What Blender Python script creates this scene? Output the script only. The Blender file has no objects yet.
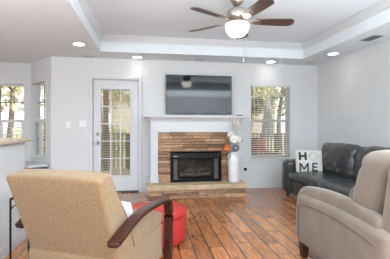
import bpy, bmesh, math, random
from mathutils import Vector, Matrix, noise
random.seed(7)
PI = math.pi
scene = bpy.context.scene
COL = scene.collection

# ------------------------------------------------------------------ camera, sky, sun, exposure
cam_d = bpy.data.cameras.new('camera'); cam = bpy.data.objects.new('camera', cam_d); COL.objects.link(cam)
cam_d.sensor_width = 36.0; cam_d.lens = 300.0 / 390.0 * 36.0
cam_d.shift_y = -3.5 / 390.0
cam_d.clip_start = 0.05; cam_d.clip_end = 200
cam.location = (0, 0, 1.215); cam.rotation_euler = (PI/2, 0, math.radians(-8.9))
scene.camera = cam
scene.view_settings.view_transform = 'Standard'; scene.view_settings.look = 'None'
scene.view_settings.gamma = 1.0; scene.view_settings.use_curve_mapping = False
scene.view_settings.exposure = .72

world = bpy.data.worlds.new('world'); scene.world = world; world.use_nodes = True
wb = world.node_tree.nodes['Background']
wb.inputs[0].default_value = (0.92, 0.96, 1.0, 1); wb.inputs[1].default_value = 1.15

sun_d = bpy.data.lights.new('sun', 'SUN'); sun_d.energy = 1.9; sun_d.angle = 0.03; sun_d.color = (1, .95, .86)
sun = bpy.data.objects.new('sun', sun_d); COL.objects.link(sun); sun.rotation_euler = (math.radians(52), 0, math.radians(20))

def area(name, loc, rot, sx, sy, power, color=(1, 1, 1)):
    d = bpy.data.lights.new(name, 'AREA'); d.shape = 'RECTANGLE'; d.size = sx; d.size_y = sy
    d.energy = power; d.color = color
    o = bpy.data.objects.new(name, d); COL.objects.link(o); o.location = loc; o.rotation_euler = rot
    return o
# fill lamps added out of view to brighten the ceiling, walls and furniture
bf = area('ceiling_fill', (1.6, -0.1, 1.0), (PI, 0, 0), 4.2, 1.6, 310, (.82, .93, 1)); bf.data.spread = math.radians(160)  # added uplight out of view, lifts the ceiling
area('left_side_fill', (-4.6, 0.2, 1.4), (0, -PI/2, 0), 2.0, 3.0, 80, (.86, .95, 1))  # added fill aimed at the right wall; no window on this side
area('left_ceiling_fill', (-3.0, 1.2, 1.1), (PI, 0, 0), 1.6, 3.0, 26, (.66, .86, 1)).data.spread = math.radians(165)  # added uplight for the left part of the ceiling
area('frontal_fill', (0.9, -1.55, 0.95), (PI/2, 0, 0), 4.2, 1.4, 5, (.95, .98, 1))  # added weak fill from the front; the rear wall has no window here

# ------------------------------------------------------------------ material helpers
def mat(name, color, rough=0.6, metallic=0.0, vary=0.0, vscale=8.0, bump=0.0, bscale=60.0, spec=0.5,
        stretch=(1, 1, 1), coat=0.0, sheen=0.0, emit=None, emit_s=0.0, attr=None, detail=3.0):
    m = bpy.data.materials.new(name); m.use_nodes = True
    nt = m.node_tree; N = nt.nodes; L = nt.links
    b = N['Principled BSDF']
    b.inputs['Base Color'].default_value = (*color, 1); b.inputs['Roughness'].default_value = rough
    b.inputs['Metallic'].default_value = metallic; b.inputs['Specular IOR Level'].default_value = spec
    b.inputs['Coat Weight'].default_value = coat; b.inputs['Sheen Weight'].default_value = sheen
    if emit: b.inputs['Emission Color'].default_value = (*emit, 1); b.inputs['Emission Strength'].default_value = emit_s
    tc = N.new('ShaderNodeTexCoord'); mp = N.new('ShaderNodeMapping'); mp.inputs['Scale'].default_value = stretch
    L.new(tc.outputs['Object'], mp.inputs['Vector'])
    src = None
    if attr:
        a = N.new('ShaderNodeAttribute'); a.attribute_name = attr; src = a.outputs['Color']
    if vary > 0:
        nz = N.new('ShaderNodeTexNoise'); nz.inputs['Scale'].default_value = vscale; nz.inputs['Detail'].default_value = detail
        L.new(mp.outputs[0], nz.inputs['Vector'])
        mr = N.new('ShaderNodeMapRange'); mr.inputs['From Min'].default_value = .3; mr.inputs['From Max'].default_value = .7
        mr.inputs['To Min'].default_value = 1 - vary; mr.inputs['To Max'].default_value = 1 + vary
        L.new(nz.outputs['Fac'], mr.inputs['Value'])
        mx = N.new('ShaderNodeMix'); mx.data_type = 'RGBA'; mx.blend_type = 'MULTIPLY'; mx.inputs['Factor'].default_value = 1
        if src: L.new(src, mx.inputs['A'])
        else: mx.inputs['A'].default_value = (*color, 1)
        L.new(mr.outputs[0], mx.inputs['B']); src = mx.outputs['Result']
    if src: L.new(src, b.inputs['Base Color'])
    if bump > 0:
        nb = N.new('ShaderNodeTexNoise'); nb.inputs['Scale'].default_value = bscale; nb.inputs['Detail'].default_value = 4
        L.new(mp.outputs[0], nb.inputs['Vector'])
        bp = N.new('ShaderNodeBump'); bp.inputs['Strength'].default_value = bump; bp.inputs['Distance'].default_value = .02
        L.new(nb.outputs['Fac'], bp.inputs['Height']); L.new(bp.outputs[0], b.inputs['Normal'])
    return m

def glass_mat(name, refl=0.06):
    m = bpy.data.materials.new(name); m.use_nodes = True; nt = m.node_tree; N = nt.nodes; L = nt.links
    N.remove(N['Principled BSDF'])
    t = N.new('ShaderNodeBsdfTransparent'); t.inputs[0].default_value = (.95, .97, .96, 1)
    g = N.new('ShaderNodeBsdfGlossy'); g.inputs['Roughness'].default_value = .02
    fr = N.new('ShaderNodeFresnel'); fr.inputs[0].default_value = 1.3
    mx = N.new('ShaderNodeMixShader')
    ge = N.new('ShaderNodeNewGeometry'); sb = N.new('ShaderNodeMath'); sb.operation = 'SUBTRACT'; sb.inputs[0].default_value = 1
    L.new(ge.outputs['Backfacing'], sb.inputs[1]); ml = N.new('ShaderNodeMath'); ml.operation = 'MULTIPLY'
    L.new(fr.outputs[0], ml.inputs[0]); L.new(sb.outputs[0], ml.inputs[1]); L.new(ml.outputs[0], mx.inputs[0]); L.new(t.outputs[0], mx.inputs[1]); L.new(g.outputs[0], mx.inputs[2])
    L.new(mx.outputs[0], N['Material Output'].inputs[0])
    return m

def floor_mat():
    m = bpy.data.materials.new('plank_floor'); m.use_nodes = True; nt = m.node_tree; N = nt.nodes; L = nt.links
    b = N['Principled BSDF']
    tc = N.new('ShaderNodeTexCoord')
    sep = N.new('ShaderNodeSeparateXYZ'); L.new(tc.outputs['Object'], sep.inputs[0])
    cmb = N.new('ShaderNodeCombineXYZ'); L.new(sep.outputs['Y'], cmb.inputs['X']); L.new(sep.outputs['X'], cmb.inputs['Y'])
    br = N.new('ShaderNodeTexBrick'); br.offset = .41; br.offset_frequency = 2; br.squash = .8; br.squash_frequency = 3
    br.inputs['Scale'].default_value = 1; br.inputs['Brick Width'].default_value = .82; br.inputs['Row Height'].default_value = .15
    br.inputs['Mortar Size'].default_value = .011; br.inputs['Mortar Smooth'].default_value = 1.0; br.inputs['Bias'].default_value = 0
    br.inputs['Color1'].default_value = (.29, .092, .027, 1); br.inputs['Color2'].default_value = (.56, .22, .075, 1)
    br.inputs['Mortar'].default_value = (.05, .02, .011, 1)
    L.new(cmb.outputs[0], br.inputs['Vector'])
    def nz(scale, sx, sy, detail=5):
        mp = N.new('ShaderNodeMapping'); mp.inputs['Scale'].default_value = (sx, sy, 1)
        L.new(tc.outputs['Object'], mp.inputs['Vector'])
        n = N.new('ShaderNodeTexNoise'); n.inputs['Scale'].default_value = scale; n.inputs['Detail'].default_value = detail
        n.inputs['Distortion'].default_value = .6
        L.new(mp.outputs[0], n.inputs['Vector']); return n
    def mul(src, fac, lo, hi, fmin=.3, fmax=.7):
        r = N.new('ShaderNodeMapRange'); r.inputs['From Min'].default_value = fmin; r.inputs['From Max'].default_value = fmax
        r.inputs['To Min'].default_value = lo; r.inputs['To Max'].default_value = hi; L.new(fac, r.inputs['Value'])
        x = N.new('ShaderNodeMix'); x.data_type = 'RGBA'; x.blend_type = 'MULTIPLY'; x.inputs['Factor'].default_value = 1
        L.new(src, x.inputs['A']); L.new(r.outputs[0], x.inputs['B']); return x.outputs['Result']
    g1 = nz(9, 5, .5); g2 = nz(14, 2.2, 1.0, 3)
    c = mul(br.outputs['Color'], g1.outputs['Fac'], .55, 1.35)
    c = mul(c, g2.outputs['Fac'], .35, 1.05, .26, .42)
    L.new(c, b.inputs['Base Color'])
    b.inputs['Roughness'].default_value = .27; b.inputs['Coat Weight'].default_value = .7; b.inputs['Coat Roughness'].default_value = .22; b.inputs['Specular IOR Level'].default_value = .5
    bp = N.new('ShaderNodeBump'); bp.inputs['Strength'].default_value = .07; bp.inputs['Distance'].default_value = .01
    L.new(c, bp.inputs['Height']); L.new(bp.outputs[0], b.inputs['Normal'])
    return m

M = {}
M['wall'] = mat('wall_paint', (.68, .68, .678), .75, vary=.015, bump=.03, bscale=150)
M['ceil'] = mat('ceiling_paint', (.77, .815, .85), .85, vary=.01, bump=.05, bscale=120)
M['trim'] = mat('white_trim_paint', (.655, .66, .67), .38, vary=.01)
M['floor'] = floor_mat()
M['glass'] = glass_mat('window_glass')
M['slat'] = mat('blind_slat', (.58, .54, .48), .5, vary=.02)
M['doorslat'] = mat('door_blind_slat', (.45, .38, .31), .6, vary=.03)
M['stone'] = mat('ledge_stone', (.4, .3, .2), .85, vary=.28, vscale=22, bump=.6, bscale=45, attr='tone', detail=6)
M['slab'] = mat('sandstone_slab', (.56, .42, .27), .8, vary=.16, vscale=9, bump=.5, bscale=30)
M['black'] = mat('black_metal', (.010, .010, .011), .5, vary=.1, spec=.12)
M['firebrick'] = mat('fire_brick', (.085, .072, .062), .9, vary=.5, vscale=14, bump=.4)
M['mesh'] = mat('chain_mesh', (.30, .29, .27), .6, metallic=.6, vary=.3, vscale=60, stretch=(6, 6, .3))
M['log'] = mat('log_bark', (.10, .075, .055), .9, vary=.5, vscale=20, bump=.7, bscale=30)
M['fireglass'] = glass_mat('fire_glass')
M['screen'] = mat('tv_screen', (.012, .013, .015), .06, spec=.5)
M['bezel'] = mat('tv_bezel', (.012, .012, .013), .3, vary=.05)
M['nickel'] = mat('brushed_nickel', (.52, .45, .39), .3, metallic=1, vary=.06, vscale=40, stretch=(1, 1, 8))
M['steel'] = mat('satin_steel', (.55, .54, .52), .32, metallic=1, vary=.05)
M['blade'] = mat('fan_blade_wood', (.075, .04, .028), .35, vary=.35, vscale=10, stretch=(1, 8, 1))
M['bowl'] = mat('frosted_bowl', (.95, .93, .88), .4, emit=(1, .95, .86), emit_s=6.0, vary=.02)
M['lens'] = mat('lamp_lens', (.95, .95, .95), .4, emit=(1, .98, .94), emit_s=7.0, vary=.01)
M['vent'] = mat('vent_metal', (.42, .42, .41), .6, vary=.03)
M['ventdark'] = mat('vent_dark', (.10, .10, .09), .8, vary=.1)
M['tweed'] = mat('tan_tweed', (.30, .196, .106), .95, vary=.30, vscale=150, bump=.35, bscale=220, sheen=.2, spec=.15, stretch=(1.3, 1.3, .55), detail=5)
M['tanpipe'] = mat('tan_piping', (.24, .17, .105), .95, vary=.1)
M['cherry'] = mat('dark_cherry_wood', (.045, .010, .006), .25, vary=.35, vscale=14, coat=.15, stretch=(4, 1, 1))
M['darkwood'] = mat('espresso_wood', (.045, .018, .012), .35, vary=.3, vscale=12)
M['red'] = mat('red_leather', (.50, .035, .030), .42, vary=.07, vscale=12, bump=.08, bscale=90)
M['leather'] = mat('charcoal_leather', (.036, .037, .038), .25, vary=.2, vscale=9, bump=.75, bscale=13, spec=.7)
M['suede'] = mat('taupe_suede', (.205, .163, .127), .95, vary=.12, vscale=7, bump=.12, bscale=160, sheen=.3, spec=.15)
M['pipe'] = mat('taupe_seam', (.11, .085, .065), .95, vary=.1)
M['canvas'] = mat('white_canvas', (.63, .605, .565), .9, vary=.06, vscale=60, bump=.1, bscale=200)
M['ink'] = mat('dark_letter_fabric', (.035, .035, .037), .85, vary=.15)
M['greyink'] = mat('grey_wreath_fabric', (.42, .42, .41), .85, vary=.2)
M['whitecloth'] = mat('white_cloth', (.78, .76, .74), .9, vary=.05, bump=.1)
M['blue'] = mat('blue_woven_cloth', (.30, .33, .42), .9, vary=.5, vscale=55, bump=.2)
M['cap'] = mat('beige_stone_cap', (.60, .50, .37), .35, vary=.22, vscale=35, detail=6)
M['plate'] = mat('switch_plate_plastic', (.84, .84, .83), .35, vary=.01)
M['ceramic'] = mat('white_ceramic', (.80, .80, .80), .35, vary=.03)
M['petal'] = mat('white_petal', (.86, .84, .80), .7, vary=.06)
M['orange'] = mat('orange_petal', (.75, .21, .045), .7, vary=.25, vscale=30)
M['rust'] = mat('rust_petal', (.30, .15, .07), .8, vary=.3, vscale=30)
M['greyfl'] = mat('grey_green_petal', (.20, .225, .225), .8, vary=.3, vscale=30)
M['feather'] = mat('beige_grass', (.62, .55, .45), .9, vary=.15)
M['twig'] = mat('brown_twig', (.09, .055, .04), .8, vary=.2)
M['wtwig'] = mat('white_twig', (.72, .71, .69), .8, vary=.08)
M['navy'] = mat('slate_blue_panel', (.075, .10, .145), .55, vary=.15)
M['leaf'] = mat('tree_leaf', (.30, .33, .14), .7, vary=.45, vscale=3)
M['leafy'] = mat('yellow_leaf', (.60, .52, .30), .7, vary=.35, vscale=3)
M['bark'] = mat('tree_bark', (.20, .15, .11), .9, vary=.3)
M['lawn'] = mat('dry_lawn', (.46, .40, .27), .95, vary=.3, vscale=2)
M['deck'] = mat('deck_board', (.36, .27, .20), .8, vary=.2, stretch=(8, .6, 1))
M['rail'] = mat('brown_rail_wood', (.13, .075, .05), .7, vary=.25)
M['wicker'] = mat('brown_wicker', (.13, .085, .06), .8, vary=.4, vscale=50)
M['redcush'] = mat('red_outdoor_cloth', (.22, .06, .045), .9, vary=.1)
M['greycloth'] = mat('grey_umbrella_cloth', (.36, .35, .33), .9, vary=.1)
M['pot'] = mat('clay_pot', (.35, .15, .09), .8, vary=.1)

# ------------------------------------------------------------------ mesh helpers
def obj(name, bm, m, parent=None, smooth=False, bevel=0, kind=None, angle=None):
    bmesh.ops.recalc_face_normals(bm, faces=bm.faces)
    me = bpy.data.meshes.new(name); bm.to_mesh(me); bm.free()
    for p in me.polygons: p.use_smooth = smooth
    ms = m if isinstance(m, (list, tuple)) else [m]
    for x in ms: me.materials.append(x)
    o = bpy.data.objects.new(name, me); COL.objects.link(o)
    if parent: o.parent = parent
    if bevel:
        b = o.modifiers.new('bevel', 'BEVEL'); b.width = bevel; b.segments = 2; b.limit_method = 'ANGLE'
    if kind: o['kind'] = kind
    return o

def tag(o, label, cat, group=None):
    o['label'] = label; o['category'] = cat
    if group: o['group'] = group
    return o

def thing(name, label, cat, loc=(0, 0, 0), rz=0.0, group=None):
    o = bpy.data.objects.new(name, None); COL.objects.link(o); o.location = loc; o.rotation_euler = (0, 0, rz)
    o.empty_display_size = .1
    return tag(o, label, cat, group)

def struct_root(name, loc=(0, 0, 0), rz=0.0):
    o = bpy.data.objects.new(name, None); COL.objects.link(o); o.location = loc; o.rotation_euler = (0, 0, rz); o['kind'] = 'structure'
    return o

def dup(root, loc, rz, label, group=None):
    r = root.copy(); COL.objects.link(r); r.location = loc; r.rotation_euler = (0, 0, rz); r['label'] = label
    if group: r['group'] = group
    for ch in list(root.children):
        c = ch.copy(); COL.objects.link(c); c.parent = r
        for g in list(ch.children):
            d = g.copy(); COL.objects.link(d); d.parent = c
    return r

def NB(): return bmesh.new()

def box(bm, x0, x1, y0, y1, z0, z1, mt=None, col=None):
    vs = [Vector((x, y, z)) for x in (x0, x1) for y in (y0, y1) for z in (z0, z1)]
    if mt: vs = [mt @ v for v in vs]
    v = [bm.verts.new(p) for p in vs]
    fs = [bm.faces.new([v[i] for i in f]) for f in ((0, 1, 3, 2), (4, 6, 7, 5), (0, 4, 5, 1), (2, 3, 7, 6), (0, 2, 6, 4), (1, 5, 7, 3))]
    if col:
        lay = bm.loops.layers.float_color.get('tone') or bm.loops.layers.float_color.new('tone')
        for f in fs:
            for l in f.loops: l[lay] = (*col, 1)
    return v

def rbox(bm, c, half, r, bulge=(0, 0, 0), mid=6, k=3, fn=None, mt=None):
    """rounded, slightly pillowed box, optionally warped by fn(v)"""
    h = Vector(half); r = min(r, *half)
    def ax(hh):
        inner = hh - r
        a = [-hh + r * i / k for i in range(k)]
        b = [-inner + 2 * inner * i / mid for i in range(mid + 1)]
        return a + b + [-x for x in reversed(a)]
    A = [ax(x) for x in half]; cache = {}
    def V(p):
        key = tuple(round(t, 6) for t in p)
        if key in cache: return cache[key]
        q = Vector([max(-(h[i] - r), min(h[i] - r, p[i])) for i in range(3)])
        d = Vector(p) - q
        w = q + d.normalized() * r if d.length > 1e-9 else Vector(p)
        u = [w[i] / h[i] if h[i] else 0 for i in range(3)]
        w2 = w.copy()
        for i in range(3):
            j, l = (i + 1) % 3, (i + 2) % 3
            w2[i] += bulge[i] * u[i] * (1 - min(1, u[j] ** 2)) * (1 - min(1, u[l] ** 2))
        if fn: w2 = fn(w2)
        w2 = w2 + Vector(c)
        if mt: w2 = mt @ w2
        cache[key] = bm.verts.new(w2); return cache[key]
    for i in range(3):
        j, l = (i + 1) % 3, (i + 2) % 3
        for s in (-1, 1):
            for a in range(len(A[j]) - 1):
                for b in range(len(A[l]) - 1):
                    qs = []
                    for (da, db) in ((0, 0), (1, 0), (1, 1), (0, 1)):
                        p = [0, 0, 0]; p[i] = s * half[i]; p[j] = A[j][a + da]; p[l] = A[l][b + db]
                        qs.append(V(p))
                    if len(set(qs)) == 4:
                        try: bm.faces.new(qs)
                        except ValueError: pass
    return bm

def lathe(bm, prof, seg=32, c=(0, 0, 0), mt=None, flute=0, fn=0, cap=True):
    rings = []
    if not cap: prof = list(prof) + [prof[0]]
    for (r, z) in prof:
        ring = []
        for i in range(seg):
            a = 2 * PI * i / seg
            rr = r * (1 + (flute * math.cos(fn * a) if flute else 0))
            p = Vector((c[0] + rr * math.cos(a), c[1] + rr * math.sin(a), c[2] + z))
            ring.append(bm.verts.new(mt @ p if mt else p))
        rings.append(ring)
    for a, b in zip(rings, rings[1:]):
        for i in range(seg):
            bm.faces.new((a[i], a[(i + 1) % seg], b[(i + 1) % seg], b[i]))
    if cap and prof[0][0] > 1e-5: bm.faces.new(list(reversed(rings[0])))
    if cap and prof[-1][0] > 1e-5: bm.faces.new(rings[-1])
    bmesh.ops.remove_doubles(bm, verts=bm.verts, dist=1e-6)

def sweep(bm, pts, sect, up=Vector((0, 0, 1)), closed_sect=True):
    """sweep 2D section list-of-(u,v) [or one list per point] along pts; u along side vector, v along normal"""
    pts = [Vector(p) for p in pts]; rings = []
    for i, p in enumerate(pts):
        t = (pts[min(i + 1, len(pts) - 1)] - pts[max(i - 1, 0)]).normalized()
        side = t.cross(up)
        if side.length < 1e-4: side = t.cross(Vector((1, 0, 0)))
        side.normalize(); nrm = side.cross(t).normalized()
        s = sect[i] if isinstance(sect[0], list) else sect
        rings.append([bm.verts.new(p + side * u + nrm * v) for (u, v) in s])
    n = len(rings[0])
    for a, b in zip(rings, rings[1:]):
        for i in range(n): bm.faces.new((a[i], a[(i + 1) % n], b[(i + 1) % n], b[i]))
    bm.faces.new(list(reversed(rings[0]))); bm.faces.new(rings[-1])

def circ(r, n=8): return [(r * math.cos(2 * PI * i / n), r * math.sin(2 * PI * i / n)) for i in range(n)]

def tube(bm, pts, r, n=8, up=Vector((0.31, 0.17, 0.93))):
    rs = r if isinstance(r, (list, tuple)) else [r] * len(pts)
    sweep(bm, pts, [circ(x, n) for x in rs], up)

def smoothpath(pts, it=2):
    P = [Vector(p) for p in pts]
    for _ in range(it):
        Q = [P[0]]
        for a, b in zip(P, P[1:]): Q += [a * .75 + b * .25, a * .25 + b * .75]
        Q.append(P[-1]); P = Q
    return P

def prism(bm, poly, y0, y1, axis='y', mt=None):
    """extrude polygon [(a,b)] along axis"""
    def P(a, b, t):
        v = {'y': Vector((a, t, b)), 'x': Vector((t, a, b)), 'z': Vector((a, b, t))}[axis]
        return mt @ v if mt else v
    f = [bm.verts.new(P(a, b, y0)) for a, b in poly]; k = [bm.verts.new(P(a, b, y1)) for a, b in poly]
    bm.faces.new(f); bm.faces.new(list(reversed(k)))
    n = len(poly)
    for i in range(n): bm.faces.new((f[i], k[i], k[(i + 1) % n], f[(i + 1) % n]))

def wall_with_hole(bm, x0, x1, y0, y1, z0, z1, holes):
    xs = sorted(set([x0, x1] + [h[0] for h in holes] + [h[1] for h in holes]))
    for a, b in zip(xs, xs[1:]):
        hs = sorted([h for h in holes if h[0] <= a + 1e-6 and h[1] >= b - 1e-6], key=lambda h: h[2])
        z = z0
        for h in hs:
            if h[2] > z + 1e-6: box(bm, a, b, y0, y1, z, h[2])
            z = h[3]
        if z < z1 - 1e-6: box(bm, a, b, y0, y1, z, z1)

def S(name, bm, m, bevel=0): return obj(name, bm, m, None, bevel=bevel, kind='structure')

# ------------------------------------------------------------------ the shell
H = 2.44; TR = 2.70                       # soffit and tray heights
RX = 3.39; BY = 5.62                      # right wall, back wall
TX0, TX1, TY0, TY1 = -.765, 2.80, .95, 5.10  # tray opening
LX = -5.0; FYW = 6.29; RY = -1.6          # open kitchen side, breakfast wall, rear wall

bm = NB(); box(bm, LX, RX + .15, RY - .15, 6.5, -.12, 0); S('floor', bm, M['floor'])
bm = NB()
box(bm, LX, TX0 - .1, RY - .15, 6.5, H, H + .1); box(bm, TX1 + .1, RX + .15, RY - .15, 6.5, H, H + .1)
box(bm, TX0 - .1, TX1 + .1, TY1 + .1, 6.5, H, H + .1); box(bm, TX0 - .1, TX1 + .1, RY - .15, TY0 - .1, H, H + .1)
box(bm, TX0 - .1, TX0, TY0, TY1, H, TR); box(bm, TX1, TX1 + .1, TY0, TY1, H, TR)
box(bm, TX0 - .1, TX1 + .1, TY1, TY1 + .1, H, TR); box(bm, TX0 - .1, TX1 + .1, TY0 - .1, TY0, H, TR)
box(bm, TX0 - .1, TX1 + .1, TY0 - .1, TY1 + .1, TR, TR + .1)
S('ceiling', bm, M['ceil'])
# crown moulding around the tray: stepped profile swept as a mitred ring
bm = NB()
prof = [(0, 2.600), (.012, 2.600), (.012, 2.618), (.020, 2.622), (.034, 2.640), (.052, 2.662), (.062, 2.668), (.062, 2.682), (.074, 2.686), (.074, 2.699), (0, 2.699)]
rings = []
for (cx, cy, sx, sy) in ((TX0, TY0, 1, 1), (TX1, TY0, -1, 1), (TX1, TY1, -1, -1), (TX0, TY1, 1, -1)):
    rings.append([bm.verts.new((cx + sx * (p + .0005), cy + sy * (p + .0005), z)) for p, z in prof])
for i in range(4):
    a, b = rings[i], rings[(i + 1) % 4]
    for j in range(len(prof)): bm.faces.new((a[j], a[(j + 1) % len(prof)], b[(j + 1) % len(prof)], b[j]))
S('trim_1', bm, M['trim'])

DX0, DX1, DZ = -.995, -.160, 2.065        # door opening
WX0, WX1, WZ0, WZ1 = 1.987, 2.799, .585, 2.065
bm = NB(); wall_with_hole(bm, -1.707, RX + .15, BY, BY + .15, 0, H, [(DX0, DX1, 0, DZ), (WX0, WX1, WZ0, WZ1)]); S('wall_back', bm, M['wall'])
bm = NB(); box(bm, RX, RX + .15, RY, BY, 0, H); S('wall_right', bm, M['wall'])
bm = NB(); box(bm, LX - .15, LX, RY - .15, 6.44, 0, H); S('wall_left', bm, M['wall'])  # unseen wall, added to cut the sky light from the left
bm = NB(); wall_with_hole(bm, LX, RX + .15, RY - .15, RY, 0, H, [(-4.2, -1.7, 0, 2.1)]); S('wall_rear', bm, M['wall'])
# bay: oblique wall from the end of the back wall to the breakfast wall
BA = Vector((-1.707, 5.62, 0)); BD = Vector((-.553, .67, 0)); BL = BD.length; BD.normalize()
BN = Vector((BD.y, -BD.x, 0))            # points outside
if BN.y < 0: BN = -BN
bay = Matrix(((BD.x, BN.x, 0, BA.x), (BD.y, BN.y, 0, BA.y), (0, 0, 1, 0), (0, 0, 0, 1)))
def bayed(bm): bmesh.ops.transform(bm, matrix=bay, verts=bm.verts); return bm
VS0, VS1, VZ0, VZ1 = .20, .82, .60, 2.03
bm = NB(); wall_with_hole(bm, -.02, BL + .05, 0, .15, 0, H, [(VS0, VS1, VZ0, VZ1)]); S('wall_bay', bayed(bm), M['wall'])
FX0, FX1, FZ0, FZ1 = -3.75, -2.386, .60, 2.03
bm = NB(); wall_with_hole(bm, LX, -2.24, FYW, FYW + .15, 0, H, [(FX0, FX1, FZ0, FZ1)]); S('wall_breakfast', bm, M['wall'])
# half wall with stone cap
HX = -1.32
bm = NB(); box(bm, HX - .13, HX, .6, 3.50, 0, 1.045); S('wall_half', bm, M['wall'])
bm = NB(); rbox(bm, (HX - .06, 2.04, 1.067), (.12, 1.53, .02), .012); S('trim_2', bm, M['cap'])

def baseboard(name, segs):
    bm = NB()
    for (x0, x1, y0, y1) in segs:
        box(bm, x0, x1, y0, y1, 0, .095)
        dx = .005 if (x1 - x0) < (y1 - y0) else 0; dy = .005 if dx == 0 else 0
        box(bm, x0 + dx * .5, x1 - dx * .5, y0 + dy, y1, .095, .11)
    S(name, bm, M['trim'], .002)
baseboard('baseboard_back', [(-1.70, -1.05, BY - .016, BY), (-.105, -.035, BY - .016, BY), (1.69, RX - .02, BY - .016, BY)])
baseboard('baseboard_right', [(RX - .016, RX, RY, BY - .016)])
baseboard('baseboard_half', [(HX, HX + .016, .6, 3.50)])
bm = NB(); box(bm, 0.02, BL - .02, -.016, 0, 0, .11); S('baseboard_bay', bayed(bm), M['trim'])
bm = NB(); box(bm, LX, -2.30, FYW - .016, FYW, 0, .11); S('baseboard_breakfast', bm, M['trim'])

# ------------------------------------------------------------------ door
dr = struct_root('door_1', (0, 0, 0))
bm = NB()
for (x0, x1, z0, z1) in ((-1.040, -.982, 0, 2.125), (-.173, -.115, 0, 2.125), (-.982, -.173, 2.065, 2.125)):
    box(bm, x0, x1, BY - .020, BY - .001, z0, z1)
    box(bm, x0 + .004 if z0 == 0 else x0, x1 - .004 if z0 == 0 else x1, BY - .026, BY - .02, z0, z1 - .004)
obj('casing', bm, M['trim'], dr, bevel=.003)
SX0, SX1 = -.975, -.180; GX0, GX1, GZ0, GZ1 = -.842, -.325, .310, 1.885
bm = NB(); wall_with_hole(bm, SX0, SX1, BY + .015, BY + .058, .03, 2.052, [(GX0, GX1, GZ0, GZ1)])
obj('slab', bm, M['trim'], dr, bevel=.002)
bm = NB()
for (x0, x1, z0, z1) in ((GX0 - .03, GX0, GZ0 - .03, GZ1 + .03), (GX1, GX1 + .03, GZ0 - .03, GZ1 + .03), (GX0, GX1, GZ1, GZ1 + .03), (GX0, GX1, GZ0 - .03, GZ0)):
    box(bm, x0, x1, BY + .007, BY + .0145, z0, z1)
obj('glazing_frame', bm, M['trim'], dr, bevel=.003)
bm = NB()
for i in (1, 2):
    x = GX0 + (GX1 - GX0) * i / 3; box(bm, x - .009, x + .009, BY + .010, BY + .020, GZ0, GZ1)
for i in range(1, 5):
    z = GZ0 + (GZ1 - GZ0) * i / 5; box(bm, GX0, GX1, BY + .0105, BY + .0205, z - .009, z + .009)
obj('muntins', bm, M['trim'], dr)
bm = NB(); box(bm, GX0, GX1, BY + .022, BY + .026, GZ0, GZ1); obj('pane', bm, M['glass'], dr)
bm = NB(); z = GZ1 - .02
while z > GZ0 + .02:
    mt = Matrix.Translation((0, BY + .044, z)) @ Matrix.Rotation(math.radians(20), 4, 'X')
    box(bm, GX0 + .004, GX1 - .004, -.0125, .0125, -.0012, .0012, mt); z -= .031
box(bm, GX0 + .002, GX1 - .002, BY + .034, BY + .054, GZ1 - .025, GZ1)
obj('blind_slats', bm, M['doorslat'], dr)
bm = NB(); box(bm, DX0, DX1, BY, BY + .12, .001, .022); obj('threshold', bm, M['ventdark'], dr)
bm = NB()
for (x0, x1, z0, z1) in ((DX0 + .001, SX0 - .003, .022, DZ - .001), (SX1 + .003, DX1 - .001, .022, DZ - .001), (SX0 - .003, SX1 + .003, 2.056, DZ - .001)):
    box(bm, x0, x1, BY + .01, BY + .12, z0, z1)
obj('jamb', bm, M['trim'], dr)
rotY = Matrix.Rotation(PI / 2, 4, 'X')
def fwd(x, y, z): return Matrix.Translation((x, y, z)) @ Matrix.Rotation(PI / 2, 4, 'X')   # local z -> world -y
bm = NB(); lathe(bm, [(.033, 0), (.033, .006), (.014, .01), (.012, .03), (.026, .04), (.030, .055), (.024, .068), (.0, .071)], 20, mt=fwd(-.905, BY + .015, .915)); obj('door_knob', bm, M['steel'], dr, True)
bm = NB(); lathe(bm, [(.032, 0), (.032, .010), (.026, .016), (.014, .018), (.012, .03), (0, .031)], 20, mt=fwd(-.905, BY + .015, 1.075)); obj('deadbolt', bm, M['steel'], dr, True)
for z in (.25, 1.05, 1.85):
    bm = NB(); lathe(bm, [(.006, -.045), (.006, .045)], 8, c=(-.176, BY + .006, z)); obj('hinge', bm, M['steel'], dr, True)

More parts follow.
